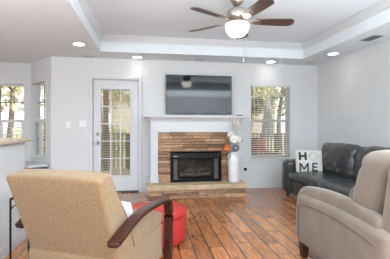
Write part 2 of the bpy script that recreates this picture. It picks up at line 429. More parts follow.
# ------------------------------------------------------------------ windows
def window(name, x0, x1, z0, z1, y0, mt=None, rail=.5, sill=True, depth=.15, vm=0, fw=.035):
    r = struct_root(name)
    T = (lambda b: (bmesh.ops.transform(b, matrix=mt, verts=b.verts), b)[1]) if mt else (lambda b: b)
    ya, yb = y0 + .085, y0 + .145
    bm = NB()
    for (a, b, c, d) in ((x0, x0 + fw, z0, z1), (x1 - fw, x1, z0, z1), (x0 + fw, x1 - fw, z1 - fw, z1), (x0 + fw, x1 - fw, z0, z0 + fw)):
        box(bm, a, b, ya, yb, c, d)
    obj('frame', T(bm), M['trim'], r, bevel=.003)
    zm = z0 + (z1 - z0) * rail
    bm = NB(); box(bm, x0 + fw, x1 - fw, ya + .006, yb - .006, zm - .022, zm + .022); obj('meeting_rail', T(bm), M['trim'], r)
    bm = NB(); box(bm, x0 + fw, x1 - fw, ya + .028, ya + .032, z0 + fw, zm - .022); box(bm, x0 + fw, x1 - fw, ya + .028, ya + .032, zm + .022, z1 - fw); obj('pane', T(bm), M['glass'], r)
    if vm:
        bm = NB()
        for i in range(1, vm + 1):
            x = x0 + fw + (x1 - x0 - 2 * fw) * i / (vm + 1); box(bm, x - .009, x + .009, ya + .018, ya + .0275, z0 + fw, z1 - fw)
        for zz in ((zm + z1) / 2, (zm + z0) / 2): box(bm, x0 + fw, x1 - fw, ya + .0182, ya + .0277, zz - .009, zz + .009)
        obj('muntins', T(bm), M['rail'] if vm < 0 else M['ventdark'], r)
    if sill:
        bm = NB(); box(bm, x0 - .03, x1 + .03, y0 - .03, y0 - .0005, z0 - .025, z0 + .004); box(bm, x0 + .0005, x1 - .0005, y0 - .0005, ya, z0 + .0005, z0 + .004)
        box(bm, x0 - .015, x1 + .015, y0 - .014, y0 - .001, z0 - .075, z0 - .025)
        obj('window_sill', T(bm), M['trim'], r, bevel=.003)
    return r
window('window_1', WX0, WX1, WZ0, WZ1, BY)
window('window_2', FX0, FX1, FZ0, FZ1, FYW, vm=2, rail=.5)
window('window_3', VS0, VS1, VZ0, VZ1, 0, bay, vm=1, rail=.5, sill=False)

# blind on the right-hand window
bl = thing('window_blind', 'white horizontal slat blind hanging in the window right of the fireplace', 'blind', ((WX0 + WX1) / 2, BY + .045, WZ0))
hw = (WX1 - WX0) / 2 - .006; top = WZ1 - WZ0
bm = NB(); box(bm, -hw, hw, -.03, .03, top - .058, top - .002); obj('headrail', bm, M['trim'], bl, bevel=.003)
bm = NB(); box(bm, -hw, hw, -.05, -.031, top - .078, top - .001); obj('valance', bm, M['trim'], bl, bevel=.004)
bm = NB(); z = top - .09
while z > .05:
    mt = Matrix.Translation((0, 0, z)) @ Matrix.Rotation(math.radians(15), 4, 'X')
    box(bm, -hw, hw, -.025, .025, -.0014, .0014, mt); z -= .043
obj('slats', bm, M['slat'], bl)
bm = NB(); box(bm, -hw, hw, -.025, .025, .008, .026); obj('bottom_rail', bm, M['slat'], bl, bevel=.003)
for x in (-hw * .62, 0, hw * .62):
    bm = NB(); box(bm, x - .004, x + .004, -.0275, -.0262, .02, top - .06); obj('ladder_tape', bm, M['slat'], bl)
bm = NB(); tube(bm, [(-hw + .06, -.056, top - .08), (-hw + .058, -.056, top - .75)], .004, 6); obj('tilt_wand', bm, M['plate'], bl, True)

# cafe shutters
def shutter(name, label, w, h, loc, rz):
    s = thing(name, label, 'shutter', loc, rz, None)
    st = .05
    bm = NB(); box(bm, -w/2, -w/2 + st, -.014, .014, 0, h); box(bm, w/2 - st, w/2, -.014, .014, 0, h)
    box(bm, -w/2 + st, w/2 - st, -.014, .014, 0, .07); box(bm, -w/2 + st, w/2 - st, -.014, .014, h - .06, h)
    obj('frame', bm, M['trim'], s, bevel=.003)
    n = int((h - .15) / .06); bm = NB()
    for i in range(n):
        z = .07 + (h - .13) * (i + .5) / n
        mt = Matrix.Translation((0, 0, z)) @ Matrix.Rotation(math.radians(-10), 4, 'X')
        box(bm, -w/2 + st + .001, w/2 - st - .001, -.028, .028, -.004, .004, mt)
    obj('louvers', bm, M['trim'], s)
    bm = NB(); box(bm, -.006, .006, -.042, -.031, .09, h - .09); obj('tilt_rod', bm, M['trim'], s)
    return s
SH = 1.345 - FZ0
W3 = (FX1 - FX0 - .01) / 3
for i, t in enumerate(('right-hand white cafe shutter in the breakfast window above the half wall', 'white cafe shutter at the left photo edge behind the half wall', 'leftmost white cafe shutter of the breakfast window')):
    if i == 2: continue
    shutter('cafe_shutter', t, W3 - .004, SH - .01, (FX1 - .005 - W3 * (i + .5), FYW + .042, FZ0 + .006), 0)
wv = VS1 - VS0
for i, t in enumerate(('narrow white cafe shutter on the right half of the angled bay window', 'narrow white cafe shutter on the left half of the angled bay window')):
    p = bay @ Vector((VS0 + .005 + (wv - .01) * (i + .5) / 2, .045, VZ0 + .006))
    shutter('cafe_shutter', t, (wv - .01) / 2 - .004, SH - .01, p, math.atan2(BD.y, BD.x) + PI)

# window seat under the bay window
ws = thing('bench', 'low white topped bench with slate blue front beneath the angled bay window', 'bench', (0, 0, 0))
bm = NB(); box(bm, .03, BL - .1, -.34, -.018, .50, .545); obj('top', bayed(bm), M['trim'], ws, bevel=.01)
bm = NB(); box(bm, .05, BL - .12, -.32, -.018, 0, .4995); obj('panel', bayed(bm), M['navy'], ws, bevel=.004)['label'] = 'slate blue front panel'

# ------------------------------------------------------------------ fireplace
STONES = [(.42, .235, .13), (.46, .27, .155), (.36, .20, .115), (.50, .31, .19), (.30, .18, .11), (.44, .265, .16), (.40, .215, .115), (.34, .21, .135), (.54, .35, .21), (.24, .15, .10)]
def tint(c):
    k = random.uniform(.62, 1.3); return [x * k for x in c]
def ledger(bm, a0, a1, z0, z1, put, hole=None):
    z = z0
    while z < z1 - .005:
        h = min(random.uniform(.034, .066), z1 - z)
        if z1 - z - h < .02: h = z1 - z
        spans = [(a0, a1)]
        if hole and z + h > hole[2] + .004 and z < hole[3] - .004: spans = [(a0, hole[0]), (hole[1], a1)]
        for s0, s1 in spans:
            a = s0
            while a < s1 - .005:
                w = random.uniform(.14, .44)
                if s1 - a - w < .07: w = s1 - a
                put(a + .002, a + w - .002, z + .0028, z + h - .0028, random.uniform(0, .034), tint(random.choice(STONES)))
                a += w
        z += h
fp = thing('stone_fireplace', 'brown stacked stone fireplace face with raised sandstone hearth below the television', 'fireplace', (.83, 5.2, 0))
def L(x): return x - .83
IX0, IX1, IZ0, IZ1 = .382, 1.292, .236, .742
bm = NB(); ledger(bm, .172, 1.445, .237, 1.105, lambda a, b, c, d, j, col: box(bm, L(a), L(b), .022 - j, .12, c, d, col=col), hole=(IX0, IX1, IZ0, IZ1))
fn = fp
obj('stone_facing', bm, M['stone'], fp, bevel=.004)
bm = NB(); ledger(bm, .0, 1.655, 0, .148, lambda a, b, c, d, j, col: box(bm, L(a), L(b), -.25 - j * .9 + .02, .07, c, d, col=col))
obj('hearth_base', bm, M['stone'], fp, bevel=.004)
def rough(v):
    n = noise.noise(v * 9) * .010 + noise.noise(v * 24) * .005
    return v + Vector((n * .6 if abs(v.x) > .7 else 0, n * 1.3 if v.y < 0 else 0, n * .25 if v.z < .02 else 0))
bm = NB(); rbox(bm, (0, -.100, .193), (.850, .180, .042), .012, mid=60, k=2, fn=rough); obj('hearth_slab', bm, M['slab'], fp, True)

mt_ = thing('fireplace_mantel', 'white painted wood mantel with deep shelf around the stone fireplace', 'mantel', (.83, 5.2, 0))
for (a, b) in ((.044, .170), (1.447, 1.614)):
    bm = NB(); box(bm, L(a), L(b), -.02, .06, .238, 1.106)
    box(bm, L(a) + .02, L(b) - .02, -.024, -.0195, .42, 1.05)
    obj('pilaster', bm, M['trim'], mt_, bevel=.004)
    bm = NB(); box(bm, L(a) - .008, L(b) + .008, -.032, .06, .2375, .385); obj('plinth', bm, M['trim'], mt_, bevel=.006)
bm = NB(); box(bm, L(.044), L(1.614), -.02, .40, 1.107, 1.30)
box(bm, L(.075), L(1.583), -.026, -.0195, 1.135, 1.145); box(bm, L(.05), L(1.608), -.030, -.0195, 1.106, 1.120)
obj('frieze', bm, M['trim'], mt_, bevel=.003)
for (a, b) in ((-.030, .160), (1.46, 1.684)):
    bm = NB(); box(bm, L(a), L(b), .132, .41, 0, 1.106 if False else .30); box(bm, L(max(a, .044)), L(min(b, 1.614)), .1325, .41, .30, 1.1065)
    obj('side_return', bm, M['trim'], mt_, bevel=.004)
bm = NB(); prism(bm, [(-.02, 1.30), (-.048, 1.303), (-.052, 1.318), (-.072, 1.330), (-.090, 1.352), (-.092, 1.362), (.41, 1.362), (.41, 1.30)], L(.012), L(1.665), 'x')
obj('bed_moulding', bm, M['trim'], mt_, bevel=.002)
bm = NB(); box(bm, L(-.062), L(1.739), -.12, .419, 1.3625, 1.397); obj('shelf', bm, M['trim'], mt_, bevel=.008)

ins = thing('fireplace_insert', 'black framed gas fireplace insert with glass doors in the stone face', 'fireplace insert', (.837, 5.2, .2365))
w2 = .453; hh = .503
bm = NB(); wall_with_hole(bm, -w2, w2, -.012, .02, 0, hh, [(-w2 + .042, w2 - .042, .03, hh - .085)]); obj('frame', bm, M['black'], ins, bevel=.004)
bm = NB()
for i in range(4): box(bm, -w2 + .03, w2 - .03, -.015, -.0115, hh - .075 + i * .016, hh - .068 + i * .016)
obj('top_grille', bm, M['bezel'], ins)
bm = NB(); box(bm, -w2 + .02, w2 - .02, .34, .35, .0, hh - .01); box(bm, -w2 + .02, -w2 + .03, .02, .34, 0, hh - .01); box(bm, w2 - .03, w2 - .02, .02, .34, 0, hh - .01)
box(bm, -w2 + .03, w2 - .03, .02, .34, 0, .012); box(bm, -w2 + .03, w2 - .03, .02, .34, hh - .02, hh - .01)
for r in range(6):
    for k in range(7):
        x = -w2 + .05 + k * .125 + (.06 if r % 2 else 0)
        if x + .11 < w2 - .03: box(bm, x, x + .115, .328, .34, .03 + r * .072, .095 + r * .072)
obj('firebox', bm, M['firebrick'], ins)
for s in (-1, 1):
    bm = NB(); x0, x1 = (s * .005, s * (w2 - .045)) ; x0, x1 = min(x0, x1), max(x0, x1)
    box(bm, x0, x1, .004, .008, .032, hh - .087); d = obj('glass_door', bm, M['fireglass'], ins)
    bm = NB(); wall_with_hole(bm, x0, x1, .001, .0115, .031, hh - .086, [(x0 + .010, x1 - .010, .043, hh - .098)]); obj('door_frame', bm, M['black'], d)
    bm = NB(); pts = []
    c = s * (w2 - .085)
    for i in range(33):
        u = i / 32; pts.append((c - .036 + .072 * u, .04 + .008 * math.sin(u * 6 * 2 * PI)))
    vv = [[bm.verts.new((x, y, z)) for z in (.03, hh - .09)] for x, y in pts]
    ww = [[bm.verts.new((x, y + .003, z)) for z in (.03, hh - .09)] for x, y in pts]
    for i in range(32):
        bm.faces.new((vv[i][0], vv[i + 1][0], vv[i + 1][1], vv[i][1])); bm.faces.new((ww[i][0], ww[i + 1][0], ww[i + 1][1], ww[i][1]))
    obj('mesh_curtain', bm, M['mesh'], ins, True)['label'] = 'grey chain mesh curtain'
bm = NB()
for k in range(7): tube(bm, [(-.24 + k * .08, .09, .10), (-.24 + k * .08, .09, .055), (-.24 + k * .08, .28, .055)], .006, 6)
for y in (.11, .26): tube(bm, [(-.28, y, .045), (.28, y, .045)], .007, 6)
for x in (-.25, .25):
    for y in (.11, .26): tube(bm, [(x, y, .012), (x, y, .045)], .007, 6)
obj('grate', bm, M['black'], ins, True)
for (a, b, r) in (((-.28, .14, .10), (.27, .17, .105), .04), ((-.25, .24, .105), (.28, .22, .10), .042), ((-.20, .16, .175), (.21, .24, .18), .038), ((.02, .12, .165), (.24, .27, .19), .03)):
    bm = NB(); A, B = Vector(a), Vector(b); P = []; R = []
    for i in range(10):
        t = i / 9; P.append(A.lerp(B, t) + Vector((0, .008 * math.sin(t * 9), .006 * math.cos(t * 7)))); R.append(r * (1 + .12 * math.sin(t * 11 + r * 90)))
    tube(bm, P, R, 12); obj('log', bm, M['log'], ins, True)
bm = NB(); box(bm, -w2 + .055, -w2 + .10, -.0152, -.0120, hh - .062, hh - .042); box(bm, -w2 + .112, -w2 + .135, -.0152, -.0120, hh - .062, hh - .046); obj('badge', bm, M['vent'], ins)

gv = tag(obj('gas_valve_plate', (lambda b: (lathe(b, [(.030, 0), (.030, .004), (.022, .008), (.012, .010), (.012, .016), (0, .017)], 20, mt=fwd(1.872, BY - .0005, .374)), b)[1])(NB()), M['black'], None, True),
         'small round black gas valve plate on the wall right of the hearth', 'valve')

# ------------------------------------------------------------------ television and what stands on the mantel
tv = thing('television', 'large black flat screen television mounted on the wall above the mantel', 'television', (.952, BY, 1.44))
TW, TH = .627, .728
bm = NB(); box(bm, -.25, .25, -.035, -.0005, .2, .5); obj('wall_bracket', bm, M['black'], tv)
bm = NB(); box(bm, -TW, TW, -.068, -.036, 0, TH); obj('bezel', bm, M['bezel'], tv, bevel=.004)
bm = NB(); box(bm, -TW + .011, TW - .011, -.0705, -.0685, .016, TH - .011); obj('screen', bm, M['screen'], tv)
bm = NB(); box(bm, -.035, .035, -.0712, -.0682, .003, .012); obj('logo_plate', bm, M['vent'], tv)
bm = NB(); rbox(bm, (1.635, 5.22, 1.407), (.055, .02, .009), .006, mid=3); tag(obj('remote_control', bm, M['black'], None, True), 'small black remote lying on the right end of the mantel shelf', 'remote')

# ------------------------------------------------------------------ vase with flowers
VX, VY, VZ = 1.472, 5.062, .2375
va = thing('flower_vase', 'tall white ribbed vase holding flowers on the right end of the hearth', 'vase', (VX, VY, VZ))
bm = NB(); lathe(bm, [(0, .002), (.084, 0), (.088, .02), (.092, .20), (.095, .34), (.094, .38), (.084, .415), (.060, .445), (.050, .475), (.051, .505), (.057, .525), (.050, .527), (.043, .505), (.043, .47), (0, .44)], 60, flute=.018, fn=20); obj('body', bm, M['ceramic'], va, True)
bm = NB(); lathe(bm, [(.0895, .0005), (.0935, .002), (.0935, .014), (.0895, .016)], 40, cap=False); obj('base_ring', bm, M['vent'], va, True)
for s in (-1, 1):
    bm = NB(); tube(bm, smoothpath([(s * .052, 0, .495), (s * .085, 0, .49), (s * .100, 0, .45), (s * .088, 0, .405)], 2), .007, 8); obj('handle', bm, M['ceramic'], va, True)

def stem_pts(tip, bend=(0, 0, 0)):
    a = Vector((random.uniform(-.012, .012), random.uniform(-.012, .012), .45)); t = Vector(tip)
    m = a.lerp(t, .5) + Vector(bend) + Vector((0, 0, .03))
    return smoothpath([a, Vector((a.x, a.y, .535)), m, t], 2)
def flower(name, label, tip, pm, n_layers, size, face, group=None, cat='flower', cup=.5, round_=False):
    f = thing(name, label, cat, (VX, VY, VZ), 0, group)
    bm = NB(); tube(bm, stem_pts(tip), .0035, 6); obj('stem', bm, M['twig'], f, True)
    q = Vector(face).normalized().to_track_quat('Z', 'Y').to_matrix().to_4x4()
    mt = Matrix.Translation(tip) @ q
    bm = NB()
    for l in range(n_layers):
        n = 6 + 2 * l; tilt = cup * (1 - l / max(1, n_layers)) + .12
        for k in range(n):
            a = 2 * PI * (k + .5 * (l % 2)) / n + random.uniform(-.1, .1); rr = size * (.55 + .45 * (l + 1) / n_layers)
            ca, sa = math.cos(a), math.sin(a); grid = []
            for i in range(5):
                u = i / 4; row = []
                for j in (-1, 0, 1):
                    wd = size * .42 * math.sin(PI * min(1, .12 + u * .82)) * j
                    rad = rr * u; z = rr * (math.sin(tilt * 1.3) * u + .25 * u * u * tilt) + abs(j) * size * .10 * u - .004 * l
                    row.append(bm.verts.new(mt @ Vector((ca * rad - sa * wd, sa * rad + ca * wd, z))))
                grid.append(row)
            for i in range(4):
                for j in range(2): bm.faces.new((grid[i][j], grid[i + 1][j], grid[i + 1][j + 1], grid[i][j + 1]))
    o = obj('blossom', bm, pm, f, True)
    sm = o.modifiers.new('thick', 'SOLIDIFY'); sm.thickness = .002
    bm = NB(); bmesh.ops.create_icosphere(bm, subdivisions=2, radius=size * .2, matrix=mt @ Matrix.Translation((0, 0, size * .12))); obj('flower_centre', bm, M['feather'], f, True)
    return f
flower('white_flower', 'large white blossom at the front of the vase bouquet', (-.01, -.05, .745), M['petal'], 3, .080, (-.1, -1, .35))
flower('white_flower', 'upper white blossom left of the grass plumes in the vase', (-.05, .0, .82), M['petal'], 2, .062, (-.3, -1, .7))
flower('white_flower', 'smaller white blossom on the right of the vase bouquet', (.07, -.02, .74), M['petal'], 2, .060, (.5, -1, .4))
flower('orange_flower', 'bright orange flower hanging at the left of the vase bouquet', (-.12, -.045, .60), M['orange'], 3, .062, (-.5, -1, .1))
flower('rust_flower', 'smaller brown rust flower above the bright orange one', (-.10, -.0, .69), M['rust'], 2, .05, (-.8, -.7, .3))
flower('grey_green_flower', 'round grey green flower just above the vase mouth', (.015, -.075, .60), M['greyfl'], 4, .068, (.1, -1, .2))
for tip, lab in (((-.02, .03, 1.16), 'leftmost beige grass plume standing tall in the vase'), ((.035, .03, 1.22), 'tallest beige grass plume in the middle of the vase bouquet'), ((.10, .02, 1.10), 'beige grass plume leaning right in the vase bouquet')):
    f = thing('grass_plume', lab, 'dried grass', (VX, VY, VZ), 0, 'dried grass plumes in the vase')
    P = stem_pts(tip, (random.uniform(-.03, .03), 0, .08)); n = len(P); k = int(n * .6)
    bm = NB(); tube(bm, P[:k + 1], .0025, 6); obj('stem', bm, M['feather'], f, True)
    bm = NB(); Q = P[k:]; m_ = len(Q); tube(bm, Q, [.003 + .012 * math.sin(PI * min(1, .1 + .9 * i / (m_ - 1)) ** .9) + (.001 if i else 0) for i in range(m_)], 8); obj('plume', bm, M['feather'], f, True)
for tip, lab in (((.22, -.02, .98), 'white budded twig reaching furthest right of the vase'), ((.17, .01, 1.13), 'white budded twig rising up to the right of the vase'), ((.20, -.03, .80), 'lowest white budded twig arching right of the vase'), ((-.07, -.02, .98), 'white budded twig leaning left out of the vase')):
    f = thing('budded_twig', lab, 'twig', (VX, VY, VZ), 0, 'white twigs in the vase')
    P = stem_pts(tip, (.02, 0, .07)); bm = NB(); tube(bm, P, [.003 - .0018 * i / len(P) for i in range(len(P))], 5)
    bb = NB()
    for i in range(len(P) // 3, len(P)):
        for s in (-1, 1):
            d = Vector((random.uniform(-1, 1), random.uniform(-1, 1), random.uniform(.1, 1))).normalized() * random.uniform(.02, .045)
            tube(bm, [P[i], P[i] + d], .0012, 4); bmesh.ops.create_icosphere(bb, subdivisions=1, radius=.0055, matrix=Matrix.Translation(P[i] + d))
    obj('stem', bm, M['wtwig'], f, True); obj('buds', bb, M['petal'], f, True)['kind'] = 'stuff'
f = thing('brown_twig', 'bare brown twig poking right from the vase bouquet', 'twig', (VX, VY, VZ))
P = stem_pts((.15, -.05, .73), (0, 0, .05)); bm = NB(); tube(bm, P, .0035, 6); tube(bm, [P[-4], P[-4] + Vector((.03, 0, .06))], .0025, 5); obj('stem', bm, M['twig'], f, True)
bb = NB(); bmesh.ops.create_icosphere(bb, subdivisions=1, radius=.009, matrix=Matrix.Translation(P[-1])); obj('buds', bb, M['twig'], f, True)

# ------------------------------------------------------------------ ceiling fan
FXc, FYc = 1.0, 3.29
fan = thing('ceiling_fan', 'brushed nickel ceiling fan with five dark wood blades and glowing bowl light', 'ceiling fan', (FXc, FYc, TR))
bm = NB(); lathe(bm, [(0, -.0005), (.078, -.0005), (.080, -.03), (.070, -.075), (.045, -.11), (.026, -.118), (0, -.118)], 32); obj('canopy', bm, M['nickel'], fan, True)
bm = NB(); lathe(bm, [(.017, -.118), (.017, -.165)], 16); obj('downrod', bm, M['nickel'], fan, True)
bm = NB(); lathe(bm, [(0, -.155), (.05, -.155), (.085, -.163), (.108, -.18), (.116, -.20), (.116, -.262), (.108, -.272), (.098, -.288), (.070, -.300), (0, -.300)], 40); obj('motor_housing', bm, M['nickel'], fan, True)
bm = NB(); lathe(bm, [(0, -.300), (.062, -.300), (.075, -.312), (.128, -.320), (.136, -.328), (.130, -.336), (0, -.336)], 40); obj('light_fitter', bm, M['nickel'], fan, True)
bm = NB(); lathe(bm, [(.132, -.336), (.134, -.35), (.130, -.385), (.112, -.425), (.080, -.458), (.040, -.476), (.012, -.480), (0, -.480)], 40); bowl = obj('light_bowl', bm, M['bowl'], fan, True); bowl['label'] = 'glowing frosted glass bowl'
bm = NB(); lathe(bm, [(0, -.479), (.022, -.480), (.018, -.492), (.008, -.503), (0, -.505)], 16); obj('finial', bm, M['nickel'], fan, True)
bm = NB(); tube(bm, [(.02, -.06, -.33), (.022, -.155, -.36), (.022, -.155, -.74)], .0016, 5); ch = obj('pull_chain', bm, M['nickel'], fan, True)
bm = NB(); lathe(bm, [(0, -.74), (.005, -.743), (.0075, -.77), (.005, -.80), (0, -.805)], 10, c=(.022, -.155, 0)); obj('fob', bm, M['nickel'], ch, True)
for k in range(5):
    a = math.radians(-6.5 + 72 * k)
    R = Matrix.Rotation(a, 4, 'Z')
    bm = NB(); mt = R @ Matrix.Translation((0, 0, -.302)) @ Matrix.Rotation(math.radians(-13), 4, 'X')
    outline = []
    for i in range(13):
        u = i / 12; r = .205 + .445 * u; w = .048 + .022 * math.sin(u * PI * .62) ** .8
        if u > .93: w *= math.sqrt(max(.12, 1 - ((u - .93) / .07) ** 2 * .75))
        outline.append((r, w))
    poly = [(r, w) for r, w in outline] + [(r, -w) for r, w in reversed(outline)]
    prism(bm, poly, -.004, .004, 'z', mt); bld = obj('blade', bm, M['blade'], fan, bevel=.002)
    bm = NB(); prism(bm, [(.10, .016), (.16, .014), (.20, .036), (.25, .040), (.275, .018), (.285, 0), (.275, -.018), (.25, -.040), (.20, -.036), (.16, -.014), (.10, -.016)], -.010, -.0045, 'z', mt); obj('blade_iron', bm, M['nickel'], bld, bevel=.002)
# ------------------------------------------------------------------ recessed lights, vents
rl = thing('recessed_light', 'x', 'downlight', (0, 0, H), 0, 'recessed ceiling lights')
bm = NB(); lathe(bm, [(.078, -.0005), (.096, -.0005), (.095, -.006), (.080, -.009), (.078, -.007)], 32, cap=False); obj('trim_ring', bm, M['trim'], rl, True)
bm = NB(); lathe(bm, [(0, -.0005), (.0775, -.0005), (.0775, -.0055), (.06, -.012), (.03, -.016), (0, -.017)], 32); obj('lens', bm, M['lens'], rl)['label'] = 'lit white lens'
lights = [((-1.02, 4.69), 'lit recessed light in the ceiling left of the tray, before the bay'), ((-.19, 5.42), 'lit recessed light in the soffit above the door'),
          ((2.31, 5.42), 'lit recessed light in the soffit above the blind covered window'), ((3.09, 4.65), 'lit recessed light beside the right wall above the sofa'),
          ((1.05, .42), 'lit recessed light behind the camera, left one mirrored in the television'), ((2.45, .42), 'lit recessed light behind the camera, right one mirrored in the television')]
for i, ((x, y), lab) in enumerate(lights):
    if i == 0: r = rl; r.location = (x, y, H); r['label'] = lab
    else: r = dup(rl, (x, y, H), 0, lab)
    d = bpy.data.lights.new('downlight_beam', 'SPOT'); d.energy = 2.2; d.spot_size = math.radians(120); d.spot_blend = .8; d.shadow_soft_size = .07; d.color = (1, .97, .92)
    o = bpy.data.objects.new('downlight_beam', d); COL.objects.link(o); o.location = (x, y, H - .02)

def vent(label, x, y, lx, ly, dark, n=5):
    v = thing('ceiling_vent', label, 'vent', (x, y, H), 0, 'ceiling vents')
    bm = NB(); wall_with_hole(bm, -lx/2, lx/2, -.006, -.0005, -ly/2, ly/2, [(-lx/2 + .015, lx/2 - .015, -ly/2 + .012, ly/2 - .012)])
    bmesh.ops.transform(bm, matrix=Matrix(((1, 0, 0, 0), (0, 0, 1, 0), (0, 1, 0, 0), (0, 0, 0, 1))), verts=bm.verts)
    obj('frame', bm, M['trim'], v)
    bm = NB(); box(bm, -lx/2 + .0155, lx/2 - .0155, -ly/2 + .0125, ly/2 - .0125, -.0015, -.0004); obj('backing', bm, dark, v)
    for i in range(n):
        yy = -ly/2 + .012 + (ly - .024) * (i + .5) / n
        bm = NB(); mt = Matrix.Translation((0, yy, -.004)) @ Matrix.Rotation(math.radians(35), 4, 'X'); box(bm, -lx/2 + .016, lx/2 - .016, -.0045, .0045, -.0006, .0006, mt); obj('slat', bm, M['vent'], v)
vent('small grey ceiling vent above the light switches', -1.03, 5.47, .19, .085, M['ventdark'], 3)
vent('small slotted ceiling vent above the television', .93, 5.44, .19, .085, M['vent'], 3)
vent('small ceiling vent at the right rear corner above the window', 3.10, 5.38, .17, .10, M['vent'], 3)
vent('dark rectangular return vent in the ceiling above the recliner side of the right wall', 3.075, 3.75, .19, .30, M['ventdark'], 7)
vent('small vent in the ceiling before the breakfast window', -2.82, 6.12, .20, .09, M['ventdark'], 3)

# ------------------------------------------------------------------ wall plates
def plate(label, x, z, n):
    s = thing('light_switch', label, 'light switch', (x, BY, z)); w = .035 + .023 * (n - 1)
    bm = NB(); box(bm, -w, w, -.006, -.0005, -.057, .057); obj('cover_plate', bm, M['plate'], s, bevel=.002)
    for i in range(n):
        c = (i - (n - 1) / 2) * .046
        bm = NB(); box(bm, c - .006, c + .006, -.014, -.006, -.010, .012); obj('toggle', bm, M['trim'], s, bevel=.002)
plate('single white light switch on the wall nearer the bay', -1.40, 1.24, 1)
plate('wide double white light switch beside the glazed door', -1.155, 1.255, 2)

# ------------------------------------------------------------------ tan armchair (seen from behind)
ac = thing('armchair', 'tan tweed reclining armchair with dark curved wood arms, seen from behind', 'armchair', (-.612, 1.904, 0), math.radians(-25.4))
HWd = .352
# back: section in (y,z), thin rounded top, deeper towards the seat
def back_fn(v):
    t = (v.z + .35) / .70            # 0 bottom .. 1 top
    z = .25 + t * .648
    s = .95 - z
    rear = .015 + .37 * s
    thick = .115 + .13 * min(1, s / .45)
    yy = rear + (v.y + .10) / .20 * thick
    top = max(0, t - .9) / .1
    zz = z + (v.y + .1) / .20 * .030
    return Vector((v.x * (1 - .02 * (1 - t)), yy, zz + .012 * (1 - (v.x / HWd) ** 2) * top))
bm = NB(); rbox(bm, (0, 0, 0), (HWd, .10, .35), .028, bulge=(0, .008, 0), mid=10, fn=back_fn); bk = obj('backrest', bm, M['tweed'], ac, True)
for s in (-1, 1):
    pts = []
    for i in range(14):
        z = .33 + (.868 - .33) * i / 13; sl = .95 - z; pts.append((s * (HWd - .004), .015 + .37 * sl + .115 + .13 * min(1, sl / .45) - .016, z + .022))
    bm = NB(); tube(bm, pts, .005, 6); obj('piping', bm, M['tanpipe'], bk, True)
bm = NB(); rbox(bm, (0, .61, .215), (HWd - .008, .395, .150), .025, mid=6); obj('seat_base', bm, M['tweed'], ac, True)
bm = NB(); rbox(bm, (0, .71, .40), (HWd - .010, .305, .055), .03, bulge=(0, 0, .012), mid=8, fn=lambda v: v + Vector((0, 0, .03 * v.y))); obj('seat_cushion', bm, M['tweed'], ac, True)
AX = HWd + .052
for s in (-1, 1):
    path = smoothpath([(s * AX, .085 if s > 0 else .20, .512), (s * AX, .16 if s > 0 else .24, .530), (s * AX, .30, .577), (s * AX, .45, .605), (s * AX, .62, .608), (s * AX, .84, .598), (s * AX, .96, .575), (s * AX, .995, .50), (s * AX, .995, .38), (s * AX, .985, .18), (s * AX, .97, .002)], 2)
    n = len(path); sec = []
    for i in range(n):
        u = i / (n - 1); w = .042 * (.45 + .55 * min(1, (u / .06) ** .5)) * (1 - .08 * max(0, (u - .5) / .5)); th = .0135
        sec.append([(-w, -th + .004), (-w + .004, -th), (w - .004, -th), (w, -th + .004), (w, th - .004), (w - .004, th), (-w + .004, th), (-w, th - .004)])
    bm = NB(); sweep(bm, path, sec, Vector((1, 0, 0)).cross(Vector((0, 1, 0)))); bmesh.ops.remove_doubles(bm, verts=bm.verts, dist=1e-6)
    obj('wooden_arm', bm, M['cherry'], ac, True, bevel=.003)['label'] = 'dark cherry bentwood arm'
    bm = NB(); prism(bm, [(.27, .066), (.33, .066), (.31, .001), (.28, .001)], s * .28 - .02, s * .28 + .02, 'x'); obj('leg', bm, M['cherry'], ac, bevel=.004)
# ------------------------------------------------------------------ pillows
def pillow_bm(bm, hw, hh_, T, mt, n=22):
    def P(u, v, s):
        pin = 1 - .05 * (u * u * v * v); x = hw * u * (1 - .05 * (1 - abs(u)) * 0 - .04 * (1 - v * v) * abs(u)) * pin; z = hh_ * v * (1 - .04 * (1 - u * u) * abs(v)) * pin
        t = T * ((1 - u * u) * (1 - v * v)) ** .42 if abs(u) < 1 and abs(v) < 1 else 0
        return Vector((x, s * t, z))
    g = {}
    for s in (-1, 1):
        for i in range(n + 1):
            for j in range(n + 1):
                u, v = -math.cos(PI * i / n), -math.cos(PI * j / n)
                e = i in (0, n) or j in (0, n); k = (i, j, 0 if e else s)
                if k not in g: g[k] = bm.verts.new(mt @ P(u, v, s) if mt else P(u, v, s))
        for i in range(n):
            for j in range(n):
                def K(a, b): return g[(a, b, 0 if a in (0, n) or b in (0, n) else s)]
                try: bm.faces.new((K(i, j), K(i + 1, j), K(i + 1, j + 1), K(i, j + 1)))
                except ValueError: pass
    return P
wp = thing('throw_pillow', 'plain white pillow tucked into the tan armchair behind its wooden arm', 'pillow', (0, 0, 0))
fwd_l = Vector((.4289, .9033, 0)); rt_l = Vector((.9033, -.4289, 0)); org = Vector((-.612, 1.904, 0))
bm = NB(); pillow_bm(bm, .20, .13, .055, Matrix.Translation(org + rt_l * .10 + fwd_l * .56 + Vector((0, 0, .535))) @ Matrix.Rotation(math.radians(-25.4), 4, 'Z') @ Matrix.Rotation(math.radians(20), 4, 'X')); obj('cover', bm, M['whitecloth'], wp, True)

